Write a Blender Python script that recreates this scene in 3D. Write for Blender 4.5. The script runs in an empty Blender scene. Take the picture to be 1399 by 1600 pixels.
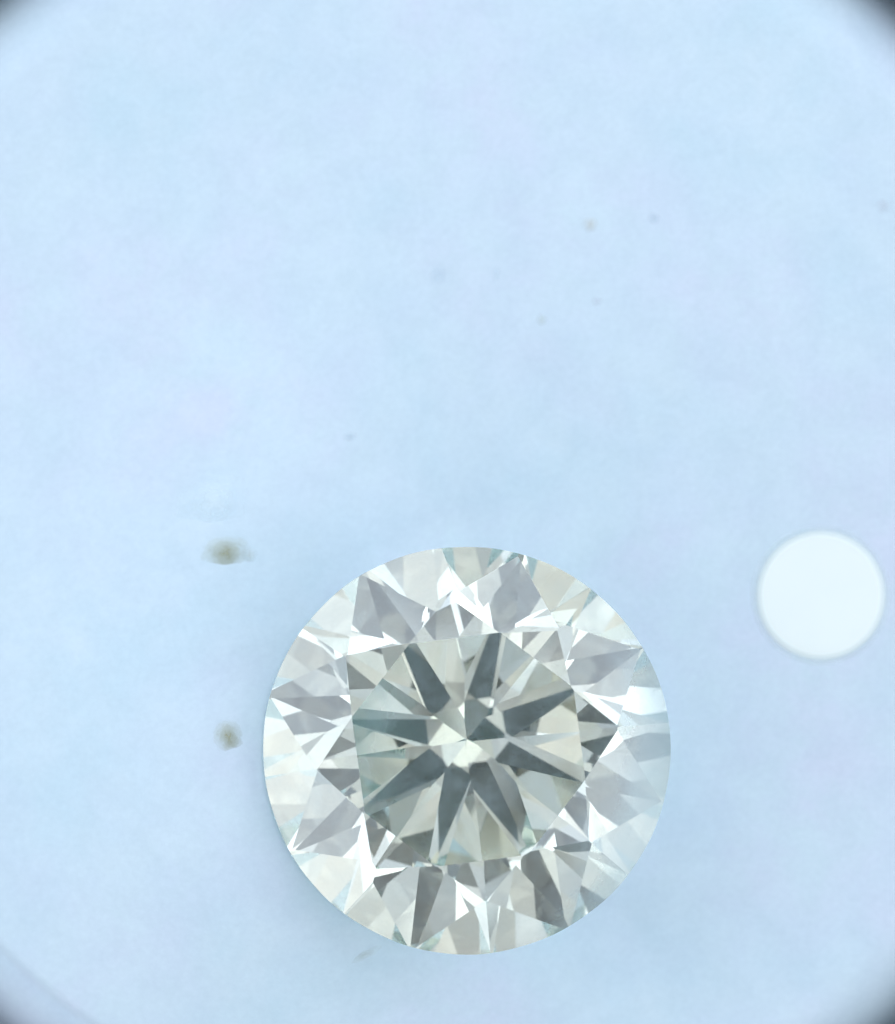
import bpy, bmesh, math, random
from mathutils import Vector, Matrix

# ---------------------------------------------------------------- camera, world, lamps, exposure
# one scene unit is one centimetre
C = bpy.context.scene.collection
scene = bpy.context.scene
R = 0.3235                      # radius of the stone at its girdle
UNIT = R / 318.5                # photograph pixel at the girdle plane
GIRDLE_Z = 0.24                # height of the girdle above the pad
DIST = 12.0                     # camera to girdle plane
CAM_Z = GIRDLE_Z + DIST

def at(px, py, z=0.0):
    """point at height z that the photograph shows at pixel px, py"""
    k = (CAM_Z - z) / DIST
    return Vector(((px - 699.5) * UNIT * k, (800.0 - py) * UNIT * k, z))

cam_data = bpy.data.cameras.new('camera')
cam = bpy.data.objects.new('camera', cam_data); C.objects.link(cam)
cam.location = (0, 0, CAM_Z)
cam.rotation_euler = (0, 0, 0)
cam_data.sensor_fit = 'VERTICAL'
cam_data.sensor_height = 36.0
cam_data.lens = 36.0 * DIST / (1600 * UNIT)
cam_data.clip_start = 0.1
cam_data.clip_end = 400
cam_data.dof.use_dof = True
cam_data.dof.focus_distance = DIST - 0.03
cam_data.dof.aperture_fstop = 1.05
scene.camera = cam

world = bpy.data.worlds.new("World"); scene.world = world
world.use_nodes = True
bg = world.node_tree.nodes['Background']
bg.inputs['Color'].default_value = (0.86, 0.97, 1.0, 1)
bg.inputs['Strength'].default_value = 0.035

def fitted_panel(az, el, dist, sx, sy, power, col, target=(0.03, -0.37, 0.15)):
    d = bpy.data.lights.new('fitted_panel', 'AREA')
    d.shape = 'RECTANGLE'; d.size = sx; d.size_y = sy
    d.energy = power; d.color = col
    o = bpy.data.objects.new('fitted_panel', d); C.objects.link(o)
    a, e = math.radians(az), math.radians(el)
    t = Vector(target)
    o.location = t + Vector((math.cos(a) * math.cos(e), math.sin(a) * math.cos(e), math.sin(e))) * dist
    o.rotation_euler = (t - o.location).to_track_quat('-Z', 'Y').to_euler()
    return o

def lamp(az, el, dist, sx, sy, rad, col=(0.94, 1.0, 1.03)):
    """a softbox of a given radiance"""
    return fitted_panel(az, el, dist, sx, sy, rad * math.pi * sx * sy, col)

# radiance of added panels, fitted to facet brightness, one row per ring upwards
RINGS = [
    (0, 32, [2.4, 1.55, 0.94, 1.43, 0.97, 1.45, 1.53, 1.49, 1.62, 1.86, 1.94, 0.6, 0.78, 0.51, 0.48, 1.78]),
    (32, 44, [1.31, 1.15, 1.59, 1.43, 0.98, 1.39, 1.22, 0.7, 1.63, 0, 0, 0.13, 1.89, 0.18, 2.05, 0]),
    (44, 55, [0.54, 0.81, 0.6, 0.78, 1.64, 0.83, 0.6, 0.68, 0.84, 0.18, 0.54, 0.67, 0.32, 0.47, 0.69, 1.18]),
    (55, 65, [0.61, 0.52, 1, 0.84, 0.52, 0.41, 0.51, 0.98, 0.68, 0.37, 0.65, 0.88, 0.71, 0.86, 0, 0.94]),
    (65, 74, [0.57, 0.55, 0.07, 0.14, 0.41, 0.13, 0.89, 0.19, 0.68, 0.43, 0.94, 0.62, 0.46, 0.35, 0.61, 0.26]),
]
# how warm (+) or cool (-) each panel is
TINT = [
    [0.9, -0.8, 0.6, -1.0, 0.1, -0.9, 0.7, -0.9, -0.4, -0.6, 0.9, 0.3, 0.6, -0.1, -0.2, 0.0],
    [0.0, -0.6, 0.0, 0.0, -0.1, -0.0, -0.2, 0.0, -0.1, 0.0, 0.0, 0.3, 0.0, 0.0, 0.0, 0.0],
    [0.0, -0.1, 0.0, -0.7, -0.9, 1.0, 0.0, 0.7, -0.4, -0.6, 0.8, 1.0, 0.0, -0.0, 0.0, -0.8],
    [-0.7, 0.0, 1.0, 0.8, -0.9, 0.0, 0.0, -0.5, 0.5, 0.9, -0.2, 0.0, 0.9, -0.9, -0.0, 0.9],
    [0.2, -0.2, -0.2, -0.7, 0.1, -0.8, 0.0, -0.5, -0.9, -0.8, 0.1, -0.7, 0.0, -0.1, -0.8, -0.0],
]
LAMP_D = 22.0
for (e0, e1, row), tints in zip(RINGS, TINT):
    el = (e0 + e1) / 2
    for k, rad in enumerate(row):
        if rad < 0.02: continue
        sy = LAMP_D * math.radians(e1 - e0)
        sx = 2 * LAMP_D * math.cos(math.radians(el)) * math.tan(math.pi / 16)
        w = min(tints[k], 0.0) if e0 < 40 else tints[k]
        lamp(k * 22.5, el, LAMP_D, sx, sy, rad, (0.945 * (1 + 0.05 * w), 1.0, 1.045 * (1 - (0.05 if w > 0 else 0.11) * w)))

scene.render.engine = 'CYCLES'
cy = scene.cycles
cy.max_bounces = 40; cy.transmission_bounces = 36; cy.glossy_bounces = 36; cy.diffuse_bounces = 5
cy.transparent_max_bounces = 16
cy.caustics_reflective = True; cy.caustics_refractive = True
cy.sample_clamp_indirect = 6.0
cy.blur_glossy = 0.0
cy.use_denoising = True
vs = scene.view_settings
vs.view_transform = 'Standard'; vs.look = 'None'; vs.exposure = 0.14; vs.gamma = 1.0
scene.display_settings.display_device = 'sRGB'

# ---------------------------------------------------------------- helpers
def new_mat(name):
    m = bpy.data.materials.new(name); m.use_nodes = True
    nt = m.node_tree; nt.nodes.clear()
    out = nt.nodes.new('ShaderNodeOutputMaterial')
    return m, nt, out

def N(nt, kind, **inputs):
    n = nt.nodes.new(kind)
    for k, v in inputs.items():
        n.inputs[k.replace('_', ' ')].default_value = v
    return n

def noise(nt, vec, scale, detail=4.0, rough=0.6):
    n = nt.nodes.new('ShaderNodeTexNoise')
    n.inputs['Scale'].default_value = scale
    n.inputs['Detail'].default_value = detail
    n.inputs['Roughness'].default_value = rough
    nt.links.new(vec, n.inputs['Vector'])
    return n

def ramp(nt, fac, stops):
    n = nt.nodes.new('ShaderNodeValToRGB')
    e = n.color_ramp.elements
    while len(e) < len(stops): e.new(0.5)
    for i, (p, c) in enumerate(stops):
        e[i].position = p
        e[i].color = (c, c, c, 1) if isinstance(c, (int, float)) else (*c, 1)
    nt.links.new(fac, n.inputs['Fac'])
    return n

def mix_col(nt, fac, a, b):
    n = nt.nodes.new('ShaderNodeMix'); n.data_type = 'RGBA'
    if isinstance(fac, (int, float)): n.inputs[0].default_value = fac
    else: nt.links.new(fac, n.inputs[0])
    for sock, v in ((n.inputs[6], a), (n.inputs[7], b)):
        if isinstance(v, tuple): sock.default_value = (*v, 1)
        else: nt.links.new(v, sock)
    return n.outputs[2]

def link_mesh(name, verts, faces, mat, parent=None, smooth=False):
    me = bpy.data.meshes.new(name)
    me.from_pydata([tuple(v) for v in verts], [], faces)
    if smooth:
        me.polygons.foreach_set('use_smooth', [True] * len(me.polygons))
    me.materials.append(mat); me.update()
    o = bpy.data.objects.new(name, me); C.objects.link(o)
    if parent: o.parent = parent
    return o

def tag(o, label, cat, group=None, kind=None):
    if label: o['label'] = label
    if cat: o['category'] = cat
    if group: o['group'] = group
    if kind: o['kind'] = kind
    return o

# ---------------------------------------------------------------- materials
def pad_material():
    m, nt, out = new_mat('pale_blue_pad')
    tc = nt.nodes.new('ShaderNodeTexCoord')
    v = tc.outputs['Object']
    n1 = noise(nt, v, 2.2, 3, 0.55)
    n2 = noise(nt, v, 6.5, 5, 0.6)
    n3 = noise(nt, v, 95, 3, 0.7)
    n4 = noise(nt, v, 15, 4, 0.65); n4.inputs['Distortion'].default_value = 0.6
    f4 = ramp(nt, n4.outputs['Fac'], [(0.35, (0.955, 0.965, 0.965)), (0.62, (1.0, 1.0, 1.0))])
    f1 = ramp(nt, n1.outputs['Fac'], [(0.36, 0.0), (0.64, 1.0)])
    f2 = ramp(nt, n2.outputs['Fac'], [(0.38, 0.0), (0.66, 1.0)])
    f3 = ramp(nt, n3.outputs['Fac'], [(0.25, 0.0), (0.75, 1.0)])
    base = mix_col(nt, f1.outputs['Color'], (0.635, 0.815, 0.940), (0.710, 0.805, 0.970))
    base = mix_col(nt, f2.outputs['Color'], base, (0.690, 0.845, 0.965))
    fine = mix_col(nt, f3.outputs['Color'], (0.945, 0.945, 0.955), (1.02, 1.01, 1.01))
    mul = nt.nodes.new('ShaderNodeMix'); mul.data_type = 'RGBA'; mul.blend_type = 'MULTIPLY'
    mul.inputs[0].default_value = 1.0
    mul2 = nt.nodes.new('ShaderNodeMix'); mul2.data_type = 'RGBA'; mul2.blend_type = 'MULTIPLY'; mul2.inputs[0].default_value = 1.0
    nt.links.new(fine, mul2.inputs[6]); nt.links.new(f4.outputs['Color'], mul2.inputs[7])
    nt.links.new(base, mul.inputs[6]); nt.links.new(mul2.outputs[2], mul.inputs[7])
    bsdf = N(nt, 'ShaderNodeBsdfPrincipled', Roughness=0.75)
    nt.links.new(mul.outputs[2], bsdf.inputs['Base Color'])
    nt.links.new(bsdf.outputs[0], out.inputs['Surface'])
    return m

def plain_material(name, col, rough=0.6, var=0.08, scale=40):
    m, nt, out = new_mat(name)
    tc = nt.nodes.new('ShaderNodeTexCoord')
    n = noise(nt, tc.outputs['Object'], scale, 4, 0.6)
    a = tuple(c * (1 - var) for c in col); b = tuple(min(1, c * (1 + var)) for c in col)
    c = mix_col(nt, n.outputs['Fac'], a, b)
    bsdf = N(nt, 'ShaderNodeBsdfPrincipled', Roughness=rough)
    nt.links.new(c, bsdf.inputs['Base Color'])
    nt.links.new(bsdf.outputs[0], out.inputs['Surface'])
    return m

def diamond_material(name, dust_lo, dust_hi, rough=0.0, side_mix_max=0.46, tint=(0.975, 0.984, 0.966), patch=9.0):
    m, nt, out = new_mat(name)
    tc = nt.nodes.new('ShaderNodeTexCoord')
    v = tc.outputs['Object']
    g = N(nt, 'ShaderNodeBsdfGlass', Roughness=rough, IOR=2.417)
    g.inputs['Color'].default_value = (*tint, 1)
    n1 = noise(nt, v, patch, 5, 0.65)
    n2 = noise(nt, v, 75, 6, 0.75); n2.inputs['Distortion'].default_value = 1.5
    add = nt.nodes.new('ShaderNodeMath'); add.operation = 'MULTIPLY_ADD'
    nt.links.new(n2.outputs['Fac'], add.inputs[0]); add.inputs[1].default_value = 0.6
    nt.links.new(n1.outputs['Fac'], add.inputs[2])
    r = ramp(nt, add.outputs[0], [(0.70, dust_lo), (1.00, dust_hi)])
    # pale blue diffuse mixed in towards one side of the stone
    sep = nt.nodes.new('ShaderNodeSeparateXYZ'); nt.links.new(v, sep.inputs[0])
    def mad(a, k, c):
        n = nt.nodes.new('ShaderNodeMath'); n.operation = 'MULTIPLY_ADD'
        nt.links.new(a, n.inputs[0]); n.inputs[1].default_value = k
        if isinstance(c, (int, float)): n.inputs[2].default_value = c
        else: nt.links.new(c, n.inputs[2])
        return n.outputs[0]
    side = mad(sep.outputs['X'], 0.97 / R, mad(sep.outputs['Y'], -0.22 / R, mad(n1.outputs['Fac'], 0.5, -0.25)))
    side_mix = ramp(nt, side, [(0.50, 0.0), (0.85, side_mix_max)])
    mxm = nt.nodes.new('ShaderNodeMath'); mxm.operation = 'MAXIMUM'
    nt.links.new(r.outputs['Color'], mxm.inputs[0]); nt.links.new(side_mix.outputs['Color'], mxm.inputs[1])
    d = N(nt, 'ShaderNodeBsdfDiffuse')
    d.inputs['Color'].default_value = (0.58, 0.73, 0.82, 1)
    mx = nt.nodes.new('ShaderNodeMixShader')
    nt.links.new(mxm.outputs[0], mx.inputs[0])
    nt.links.new(g.outputs[0], mx.inputs[1]); nt.links.new(d.outputs[0], mx.inputs[2])
    nt.links.new(mx.outputs[0], out.inputs['Surface'])
    return m

M_PAD = pad_material()
M_VIGNETTE = plain_material('vignette_dark', (0.06, 0.075, 0.09), 0.6, 0.2, 2)  # dark colour stands in for the lens vignette in the corners
M_CROWN = diamond_material('diamond_crown', 0.005, 0.10)
M_TOP = diamond_material('diamond_table', 0.0, 0.14, tint=(0.962, 0.968, 0.905), patch=20.0)
M_PAV = diamond_material('diamond_pavilion', 0.0, 0.02)
M_GIRDLE = diamond_material('bruted_girdle', 0.10, 0.25, 0.15)

# ---------------------------------------------------------------- vignette surface and pad
stone_xy = at(729.5, 1172, GIRDLE_Z)
pad_c = at(686, 806)
def build_vignette():
    """made-up dark surface round the pad, standing in for the lens vignette"""
    vs_, fs = [], []
    prof = [(0.01, -1.0), (1.235, -1.0), (1.245, -0.98), (1.245, -0.02), (1.255, 0.00), (1.28, 0.005), (60.0, 0.005)]
    SEG = 144
    for r, z in prof:
        for j in range(SEG):
            a = 2 * math.pi * j / SEG
            vs_.append((pad_c.x + r * math.cos(a), pad_c.y + r * math.sin(a), z))
    for i in range(len(prof) - 1):
        for j in range(SEG):
            j2 = (j + 1) % SEG
            fs.append((i * SEG + j, (i + 1) * SEG + j, (i + 1) * SEG + j2, i * SEG + j2))
    fs.append(tuple(range(SEG)))
    o = link_mesh('vignette_surface', vs_, fs, M_VIGNETTE)
    tag(o, 'dark lens vignette in the corners, built as a surface round the pad', None, kind='structure')
build_vignette()
def pad_height(x, y):
    """the soft pad: a dent under the culet and a swell added on the left for a contact shadow"""
    q = math.hypot(x - stone_xy.x, y - stone_xy.y)
    z = -0.060 * max(0.0, 1 - q / 0.11) ** 1.2
    a = math.degrees(math.atan2(y - stone_xy.y, x - stone_xy.x)) % 360
    w = 0.5 + 0.5 * math.cos(math.radians(min(180.0, abs(a - 200) * 1.6)))
    w = w ** 0.8
    top = 0.222
    if q < 0.325: h = max(0.0, top - 0.93 * (0.325 - q))
    else: h = top * math.exp(-((q - 0.325) / 0.42) ** 2)
    return z + w * h

def build_pad():
    verts, faces = [], []
    NA = 144
    flat = 0.975; outer = 1.205            # radii of the flat top and of the rim sloped for the vignette
    radii = [0.02 * i for i in range(1, 48)] + [0.96, flat]
    prof = [(r, 0.0) for r in radii]
    for i in range(1, 21):
        t = i / 20
        prof.append((flat + (outer - flat) * t, -0.55 * t ** 2.3))
    prof.append((outer, -0.99))
    verts.append((pad_c.x, pad_c.y, 0))
    for r, z in prof:
        for j in range(NA):
            a = 2 * math.pi * j / NA
            x, y = pad_c.x + r * math.cos(a), pad_c.y + r * math.sin(a)
            verts.append((x, y, z))
    for j in range(NA):
        faces.append((0, 1 + j, 1 + (j + 1) % NA))
    for i in range(len(prof) - 1):
        for j in range(NA):
            a = 1 + i * NA + j; b = 1 + i * NA + (j + 1) % NA
            faces.append((a, a + NA, b + NA, b))
    bm = bmesh.new()
    vv = [bm.verts.new(v) for v in verts]
    for f in faces: bm.faces.new([vv[i] for i in f])
    near = [f for f in bm.faces if (f.calc_center_median().xy - stone_xy.xy).length < 0.50]
    for _ in range(2):
        es = list({e for f in near for e in f.edges})
        bmesh.ops.subdivide_edges(bm, edges=es, cuts=1, use_grid_fill=True)
        near = [f for f in bm.faces if (f.calc_center_median().xy - stone_xy.xy).length < 0.40]
    for v in bm.verts:
        if v.co.z > -0.001: v.co.z = pad_height(v.co.x, v.co.y)
    for f in bm.faces: f.smooth = True
    me = bpy.data.meshes.new('pad'); bm.to_mesh(me); bm.free()
    me.materials.append(M_PAD)
    o = bpy.data.objects.new('pad', me); C.objects.link(o)
    return o
pad = build_pad()
tag(pad, 'pale blue pad under the diamond, round edge added for the corner vignette', 'pad')

# ---------------------------------------------------------------- the diamond
CUT = dict(crown=0.64094, pavilion=0.70181, table=0.5871, star=0.7447, lower=0.2207, girdle=0.0147,
           culet_x=0.0078, culet_y=0.0621, tilt_x=-0.05163, tilt_y=0.02478)
# small errors of the polisher: a tilt (x, y, z) and an offset for every facet
WOBBLE = [
    (0.0000, 0.0000, 0.0000, 0.0000),
    (-0.0145, 0.0144, 0.0007, -0.0001),
    (0.0001, -0.0002, -0.0003, -0.0001),
    (-0.0033, 0.0010, -0.0034, 0.0007),
    (-0.0094, 0.0032, -0.0152, -0.0023),
    (0.0017, 0.0002, -0.0008, 0.0005),
    (0.0021, -0.0037, -0.0021, -0.0043),
    (-0.0016, -0.0004, -0.0010, 0.0007),
    (0.0089, 0.0027, 0.0079, -0.0014),
    (0.0005, 0.0005, 0.0004, 0.0004),
    (0.0024, -0.0013, -0.0129, -0.0004),
    (0.0006, 0.0105, -0.0037, -0.0019),
    (0.0030, 0.0080, 0.0031, -0.0011),
    (0.0089, -0.0120, 0.0280, -0.0060),
    (-0.0037, -0.0034, -0.0112, 0.0010),
    (-0.0007, 0.0024, 0.0004, -0.0001),
    (-0.0001, 0.0005, -0.0000, 0.0002),
    (0.0002, 0.0050, 0.0015, -0.0007),
    (-0.0059, -0.0081, 0.0023, 0.0021),
    (-0.0034, 0.0043, -0.0004, 0.0004),
    (0.0001, -0.0050, 0.0099, 0.0036),
    (-0.0008, -0.0078, 0.0011, -0.0002),
    (0.0014, -0.0036, -0.0090, -0.0003),
    (-0.0021, -0.0023, -0.0020, 0.0001),
    (0.0050, -0.0013, -0.0000, 0.0003),
    (0.0014, 0.0059, -0.0013, -0.0002),
    (-0.0015, -0.0005, -0.0002, -0.0004),
    (0.0035, -0.0014, 0.0017, 0.0008),
    (-0.0164, 0.0076, -0.0106, -0.0045),
    (-0.0098, 0.0041, -0.0023, 0.0031),
    (-0.0016, 0.0001, 0.0001, -0.0004),
    (0.0043, 0.0008, 0.0019, 0.0038),
    (0.0002, 0.0081, 0.0017, -0.0004),
    (0.0007, -0.0018, 0.0035, 0.0005),
    (-0.0039, -0.0047, -0.0080, 0.0053),
    (0.0069, 0.0016, 0.0011, 0.0011),
    (-0.0073, -0.0057, 0.0001, 0.0018),
    (-0.0011, -0.0001, 0.0038, 0.0006),
    (-0.0001, -0.0052, -0.0058, 0.0012),
    (0.0028, -0.0056, -0.0028, 0.0013),
    (-0.0008, -0.0012, -0.0040, 0.0008),
    (-0.0138, -0.0124, -0.0020, 0.0004),
    (0.0002, -0.0002, -0.0002, 0.0000),
    (-0.0008, 0.0052, -0.0006, -0.0015),
    (0.0013, 0.0097, 0.0017, -0.0004),
    (0.0015, 0.0003, -0.0001, 0.0000),
    (0.0021, 0.0022, -0.0013, 0.0004),
    (0.0032, 0.0003, 0.0031, -0.0000),
    (0.0055, 0.0009, -0.0004, -0.0011),
    (-0.0005, 0.0034, 0.0018, -0.0005),
    (-0.0007, -0.0024, 0.0009, -0.0000),
    (0.0029, 0.0033, 0.0026, 0.0010),
    (-0.0089, -0.0021, 0.0042, 0.0019),
    (0.0026, 0.0026, 0.0033, -0.0015),
    (0.0024, -0.0047, 0.0003, 0.0003),
    (0.0040, 0.0014, -0.0053, -0.0007),
    (0.0012, -0.0031, 0.0017, -0.0002),
]

SPACER = 0.008          # half of the extra thickness of the girdle
def facet_planes():
    """name, normal and distance of every facet of the stone, girdle radius 1"""
    ca, pa, rt, star_r, low_r, h0 = (CUT[k] for k in ('crown', 'pavilion', 'table', 'star', 'lower', 'girdle'))
    zt = h0 + (1 - rt) * math.tan(ca)
    def pol(r, az, z): return Vector((r * math.cos(az), r * math.sin(az), z))
    def plane3(a, b, c):
        n = (b - a).cross(c - a).normalized()
        if n.dot(a) < 0: n = -n
        return n, n.dot(a)
    raw = [('table_facet', Vector((0, 0, 1)), zt)]
    HB = math.radians(22.5)
    for k in range(8):
        a = math.radians(30 + 45 * k)
        d = math.sin(ca) + math.cos(ca) * h0
        raw.append(('kite_facet', Vector((math.sin(ca) * math.cos(a), math.sin(ca) * math.sin(a), math.cos(ca))), d))
        dp = math.sin(pa) + math.cos(pa) * h0
        raw.append(('pavilion_facet', Vector((math.sin(pa) * math.cos(a), math.sin(pa) * math.sin(a), -math.cos(pa))), dp))
        zs = (d - math.sin(ca) * math.cos(HB) * star_r) / math.cos(ca)
        zl = -(dp - math.sin(pa) * math.cos(HB) * low_r) / math.cos(pa)
        sp = pol(star_r, a + HB, zs); lp = pol(low_r, a + HB, zl)
        raw.append(('star_facet', *plane3(pol(rt, a, zt), pol(rt, a + 2 * HB, zt), sp)))
        for s in (0, 1):
            raw.append(('upper_girdle_facet', *plane3(sp, pol(1, a + 2 * HB * s, h0), pol(1, a + HB, h0))))
            raw.append(('lower_girdle_facet', *plane3(lp, pol(1, a + 2 * HB * s, -h0), pol(1, a + HB, -h0))))
    middle = {'table_facet': 0.0, 'kite_facet': 0.8, 'pavilion_facet': 0.55, 'star_facet': 0.65,
              'upper_girdle_facet': 0.92, 'lower_girdle_facet': 0.75}
    planes = []
    for (nm, n, d), w in zip(raw, WOBBLE):
        flat = Vector((n.x, n.y, 0))
        h = flat.normalized() * middle[nm] if flat.length > 1e-6 else Vector((0, 0, 0))
        h.z = (d - n.x * h.x - n.y * h.y) / n.z
        n2 = (n + Vector(w[:3])).normalized()
        d2 = n2.dot(h) + w[3]
        if nm in ('pavilion_facet', 'lower_girdle_facet'):      # the culet sits a little off centre
            sh = n2.x * CUT['culet_x'] + n2.y * CUT['culet_y']
            n2 = Vector((n2.x, n2.y, n2.z + sh)); d2 -= sh * h0
        l = n2.length
        planes.append((nm, n2 / l, d2 / l + SPACER * abs(n2.z / l)))
    return planes

def build_diamond():
    planes = facet_planes()
    bm = bmesh.new()
    lay = bm.faces.layers.int.new('facet')
    NG = 128
    rim = [1 + 0.0016 * math.sin(3 * t + 1) + 0.0012 * math.sin(7 * t) + 0.0010 * math.sin(17 * t + 2) for t in (2 * math.pi * i / NG for i in range(NG))]
    top = [bm.verts.new((rim[i] * math.cos(2*math.pi*i/NG), rim[i] * math.sin(2*math.pi*i/NG), 2.0)) for i in range(NG)]
    bot = [bm.verts.new((rim[i] * math.cos(2*math.pi*i/NG), rim[i] * math.sin(2*math.pi*i/NG), -2.0)) for i in range(NG)]
    bm.faces.new(top)[lay] = -2
    bm.faces.new(bot[::-1])[lay] = -2
    for i in range(NG):
        j = (i + 1) % NG
        bm.faces.new((bot[i], bot[j], top[j], top[i]))[lay] = -1
    for i, (nm, n, d) in enumerate(planes):
        r = bmesh.ops.bisect_plane(bm, geom=bm.verts[:] + bm.edges[:] + bm.faces[:], dist=1e-7,
                                   plane_co=n * d, plane_no=n, clear_outer=True)
        es = [e for e in bm.edges if e.is_boundary]
        if not es: continue
        res = bmesh.ops.contextual_create(bm, geom=es)
        for f in res['faces']: f[lay] = i
    bmesh.ops.recalc_face_normals(bm, faces=bm.faces[:])
    groups = {}
    for f in bm.faces: groups.setdefault(f[lay], []).append(f)
    zmin = min(v.co.z for v in bm.verts)
    root = bpy.data.objects.new('diamond', None); C.objects.link(root)
    root.empty_display_size = 0.1
    for key, fs in groups.items():
        name = 'girdle' if key == -1 else planes[key][0]
        vid, vs_, polys = {}, [], []
        for f in fs:
            idx = []
            for v in f.verts:
                if v not in vid:
                    vid[v] = len(vs_); vs_.append((v.co.x * R, v.co.y * R, (v.co.z - zmin) * R))
                idx.append(vid[v])
            polys.append(idx)
        mat = M_GIRDLE if name == 'girdle' else M_TOP if name == 'table_facet' else (M_PAV if name in ('pavilion_facet', 'lower_girdle_facet') else M_CROWN)
        link_mesh(name, vs_, polys, mat, root)
    bm.free()
    tilt = Matrix.Rotation(CUT['tilt_x'], 4, 'X') @ Matrix.Rotation(CUT['tilt_y'], 4, 'Y')
    gc = tilt @ Vector((0, 0, -zmin * R))
    root.matrix_world = Matrix.Translation(Vector((stone_xy.x, stone_xy.y, GIRDLE_Z)) - gc) @ tilt
    tag(root, 'round brilliant cut diamond, pale and faceted, lying on the blue pad', 'diamond')
    print('culet z', root.location.z, {k: len(v) for k, v in groups.items() if len(v) > 1}, len(groups))
    return root
diamond = build_diamond()

# ---------------------------------------------------------------- blurred highlight and specks on the pad
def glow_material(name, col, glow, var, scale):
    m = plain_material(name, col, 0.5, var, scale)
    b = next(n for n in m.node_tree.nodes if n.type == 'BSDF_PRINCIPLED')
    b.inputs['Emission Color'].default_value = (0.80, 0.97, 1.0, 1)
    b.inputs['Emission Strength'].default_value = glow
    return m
M_HIGHLIGHT = glow_material('blur_highlight', (0.89, 0.965, 0.975), 0.06, 0.03, 14)  # white and emission imitate an out-of-focus highlight
def lathe(name, prof, seg, mat, loc, parent=None, wob=None, smooth=True, caps=True):
    vs_, fs = [], []
    for r, z in prof:
        for j in range(seg):
            a = 2 * math.pi * j / seg
            k = wob(a) if wob else 1.0
            vs_.append((r * k * math.cos(a), r * k * math.sin(a), z))
    n = len(prof)
    for i in range(n - 1):
        for j in range(seg):
            j2 = (j + 1) % seg
            fs.append((i * seg + j, i * seg + j2, (i + 1) * seg + j2, (i + 1) * seg + j))
    if caps:
        fs.append(tuple(range((n - 1) * seg, n * seg)))
        fs.append(tuple(range(seg))[::-1])
    o = link_mesh(name, vs_, fs, mat, parent, smooth)
    o.location = loc
    return o

highlight = bpy.data.objects.new('blur_highlight', None); C.objects.link(highlight)
highlight.location = at(1283, 930, 0.0); highlight.empty_display_size = 0.05
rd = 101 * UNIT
lathe('highlight_face', [(rd * 0.89, 0.0), (rd * 0.89, 0.004), (rd * 0.5, 0.0038), (rd * 0.02, 0.0036)], 72, M_HIGHLIGHT, (0, 0, 0), highlight, smooth=False)  # blurred highlight made as a thin glowing plate
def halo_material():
    """soft blur round the highlight, fading to nothing at its outer edge"""
    m = glow_material('highlight_blur', (0.90, 0.97, 0.98), 0.075, 0.01, 12)
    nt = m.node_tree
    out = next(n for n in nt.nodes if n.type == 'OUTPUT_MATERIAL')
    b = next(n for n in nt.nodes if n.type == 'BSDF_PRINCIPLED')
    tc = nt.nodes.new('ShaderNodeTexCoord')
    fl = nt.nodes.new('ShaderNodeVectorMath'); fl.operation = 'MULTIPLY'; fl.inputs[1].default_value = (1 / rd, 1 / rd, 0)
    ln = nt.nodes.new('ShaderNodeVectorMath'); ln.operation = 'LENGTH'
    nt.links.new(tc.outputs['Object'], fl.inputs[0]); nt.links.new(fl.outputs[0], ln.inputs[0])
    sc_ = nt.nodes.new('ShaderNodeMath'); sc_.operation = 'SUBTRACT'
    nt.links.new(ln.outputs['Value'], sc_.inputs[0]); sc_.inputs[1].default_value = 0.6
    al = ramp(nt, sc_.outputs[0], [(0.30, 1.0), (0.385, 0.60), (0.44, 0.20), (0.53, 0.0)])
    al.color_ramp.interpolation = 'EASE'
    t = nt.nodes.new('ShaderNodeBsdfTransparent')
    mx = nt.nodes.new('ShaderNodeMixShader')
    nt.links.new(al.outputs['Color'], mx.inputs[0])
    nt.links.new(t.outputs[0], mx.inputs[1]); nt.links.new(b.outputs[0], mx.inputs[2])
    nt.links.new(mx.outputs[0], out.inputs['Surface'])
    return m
M_HIGHLIGHT_EDGE = halo_material()
lathe('highlight_edge', [(rd * 0.892, 0.0006), (rd * 1.13, 0.0006), (rd * 1.10, 0.0012), (rd * 1.04, 0.0022), (rd * 0.975, 0.0040), (rd * 0.892, 0.0041)], 72, M_HIGHLIGHT_EDGE, (0, 0, 0), highlight, caps=False)
tag(highlight, 'blurred round white highlight right of the diamond, built as a glowing plate', 'highlight')

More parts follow.
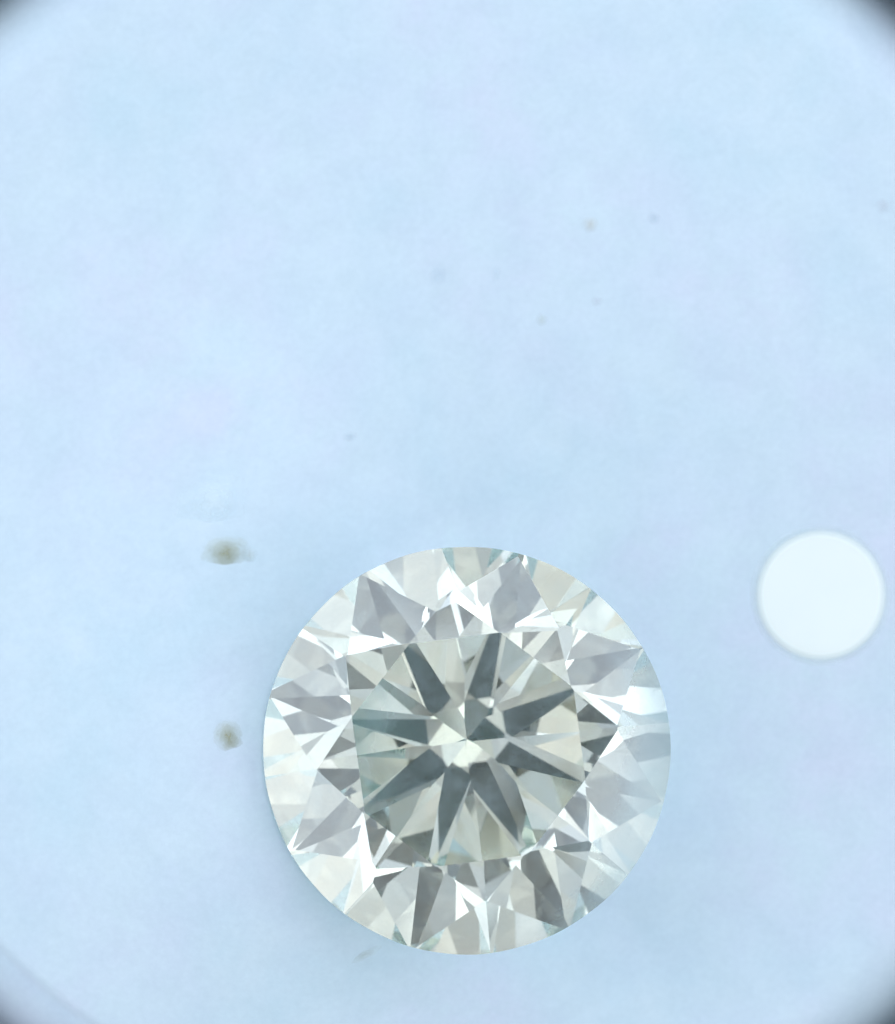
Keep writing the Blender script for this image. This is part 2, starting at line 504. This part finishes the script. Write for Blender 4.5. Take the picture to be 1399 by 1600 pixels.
def speck_material(name, core, edge, strength):
    """powdery speck: dense in the middle, thinning out to nothing at its edge"""
    m, nt, out = new_mat(name)
    tc = nt.nodes.new('ShaderNodeTexCoord')
    ln = nt.nodes.new('ShaderNodeVectorMath'); ln.operation = 'LENGTH'
    flat = nt.nodes.new('ShaderNodeVectorMath'); flat.operation = 'MULTIPLY'
    flat.inputs[1].default_value = (1, 1, 0)
    nt.links.new(tc.outputs['Object'], flat.inputs[0]); nt.links.new(flat.outputs[0], ln.inputs[0])
    n = noise(nt, tc.outputs['Object'], 1.7, 4, 0.6)
    add = nt.nodes.new('ShaderNodeMath'); add.operation = 'MULTIPLY_ADD'
    nt.links.new(n.outputs['Fac'], add.inputs[0]); add.inputs[1].default_value = 0.75
    nt.links.new(ln.outputs['Value'], add.inputs[2])
    al = ramp(nt, add.outputs[0], [(0.36, strength), (0.58, strength * 0.62), (0.85, strength * 0.22), (1.18, 0.0)])
    al.color_ramp.interpolation = 'EASE'
    col = mix_col(nt, add.outputs[0], core, edge)
    d = N(nt, 'ShaderNodeBsdfDiffuse'); nt.links.new(col, d.inputs['Color'])
    t = nt.nodes.new('ShaderNodeBsdfTransparent')
    mx = nt.nodes.new('ShaderNodeMixShader')
    nt.links.new(al.outputs['Color'], mx.inputs[0])
    nt.links.new(t.outputs[0], mx.inputs[1]); nt.links.new(d.outputs[0], mx.inputs[2])
    nt.links.new(mx.outputs[0], out.inputs['Surface'])
    return m

OLIVE = speck_material('olive_dust', (0.24, 0.20, 0.05), (0.50, 0.50, 0.28), 0.58)
TAN = speck_material('tan_dust', (0.56, 0.44, 0.26), (0.70, 0.66, 0.58), 0.30)
GREY = speck_material('grey_dust', (0.36, 0.45, 0.52), (0.52, 0.62, 0.70), 0.24)
LILAC = speck_material('lilac_dust', (0.50, 0.46, 0.50), (0.66, 0.64, 0.70), 0.22)
PALE = speck_material('pale_dust', (0.50, 0.62, 0.70), (0.58, 0.70, 0.78), 0.18)
SAND = speck_material('sandy_dust', (0.55, 0.56, 0.46), (0.66, 0.72, 0.68), 0.34)
MILK = speck_material('milky_dust', (0.90, 0.98, 1.0), (0.84, 0.95, 0.99), 0.42)

def mound(name, px, py, rx, ry, mat, label, seed, ang=0.0, cat='speck', group='dust specks on the pad', parent=None, off=None):
    """low irregular heap of dust, unit radius scaled to its size"""
    rr = random.Random(seed)
    ph = [rr.uniform(0, 6.28) for _ in range(4)]
    am = [rr.uniform(0.04, 0.12) for _ in range(4)]
    vs2, fs2 = [(0, 0, 1.0)], []
    SEG = 28; rings = 7
    for i in range(1, rings + 1):
        q = i / rings
        z = 0.5 + 0.5 * math.cos(math.pi * q)
        for j in range(SEG):
            a = 2 * math.pi * j / SEG
            k = 1 + sum(am[h] * math.sin((h + 2) * a + ph[h]) for h in range(4)) * q
            vs2.append((q * 1.05 * k * math.cos(a), q * 1.05 * k * math.sin(a), z * (1 + 0.1 * math.sin(3 * a + ph[0])) + 0.02))
    for j in range(SEG): fs2.append((0, 1 + j, 1 + (j + 1) % SEG))
    for i in range(rings - 1):
        for j in range(SEG):
            a = 1 + i * SEG + j; b = 1 + i * SEG + (j + 1) % SEG
            fs2.append((a, a + SEG, b + SEG, b))
    o = link_mesh(name, vs2, fs2, mat, parent, True)
    q = at(px, py, 0.0)
    for _ in range(3): q = at(px, py, pad_height(q.x, q.y) + 0.002)
    o.location = q
    o.scale = (rx * UNIT, ry * UNIT, min(rx, ry) * UNIT * 0.12)
    o.rotation_euler = (0, 0, math.radians(ang))
    if label: tag(o, label, cat, group)
    return o

mound('dust_clump', 354, 864, 62, 48, OLIVE, 'largest olive grey smudgy dust clump, upper left of the diamond', 3, 12, 'dust clump')
mound('dust_clump', 390, 868, 21, 22, SAND, 'sandy dust grain touching the right end of the largest dust clump', 4, 0, 'dust clump')
mound('dust_clump', 358, 1151, 38, 46, OLIVE, 'round olive dust clump by the left edge of the diamond', 5, 20, 'dust clump')
mound('dust_speck', 923, 351, 22, 22, TAN, 'faint tan speck, larger of the two specks high above the diamond', 6)
mound('dust_speck', 1022, 341, 17, 16, GREY, 'small blue grey speck right of the faint tan speck near the top', 7)
mound('dust_speck', 847, 500, 15, 17, SAND, 'tiny sandy speck straight above the diamond, lower left of a lilac speck', 8)
mound('dust_speck', 933, 471, 15, 13, LILAC, 'tiny lilac speck below the faint tan speck', 9)
mound('dust_speck', 548, 682, 19, 12, GREY, 'small grey speck alone on the pad above and left of the diamond', 10, 15)
mound('dust_speck', 686, 428, 30, 24, PALE, 'very faint pale grey patch of dust left of the other upper specks', 11, 60)
mound('dust_speck', 776, 428, 12, 21, PALE, 'very faint narrow pale speck between the pale patch and the lilac speck', 12, -10)
mound('dust_speck', 1381, 322, 22, 22, LILAC, 'faint pinkish speck at the right edge of the view', 13)
mound('milky_smear', 335, 786, 95, 75, MILK, 'whitish smear just above the largest dust clump', 14, 20, 'smear', None)
mound('fibre', 570, 1492, 50, 12, SAND, 'faint short pale fibre poking out below the diamond', 15, 24, 'fibre', None)
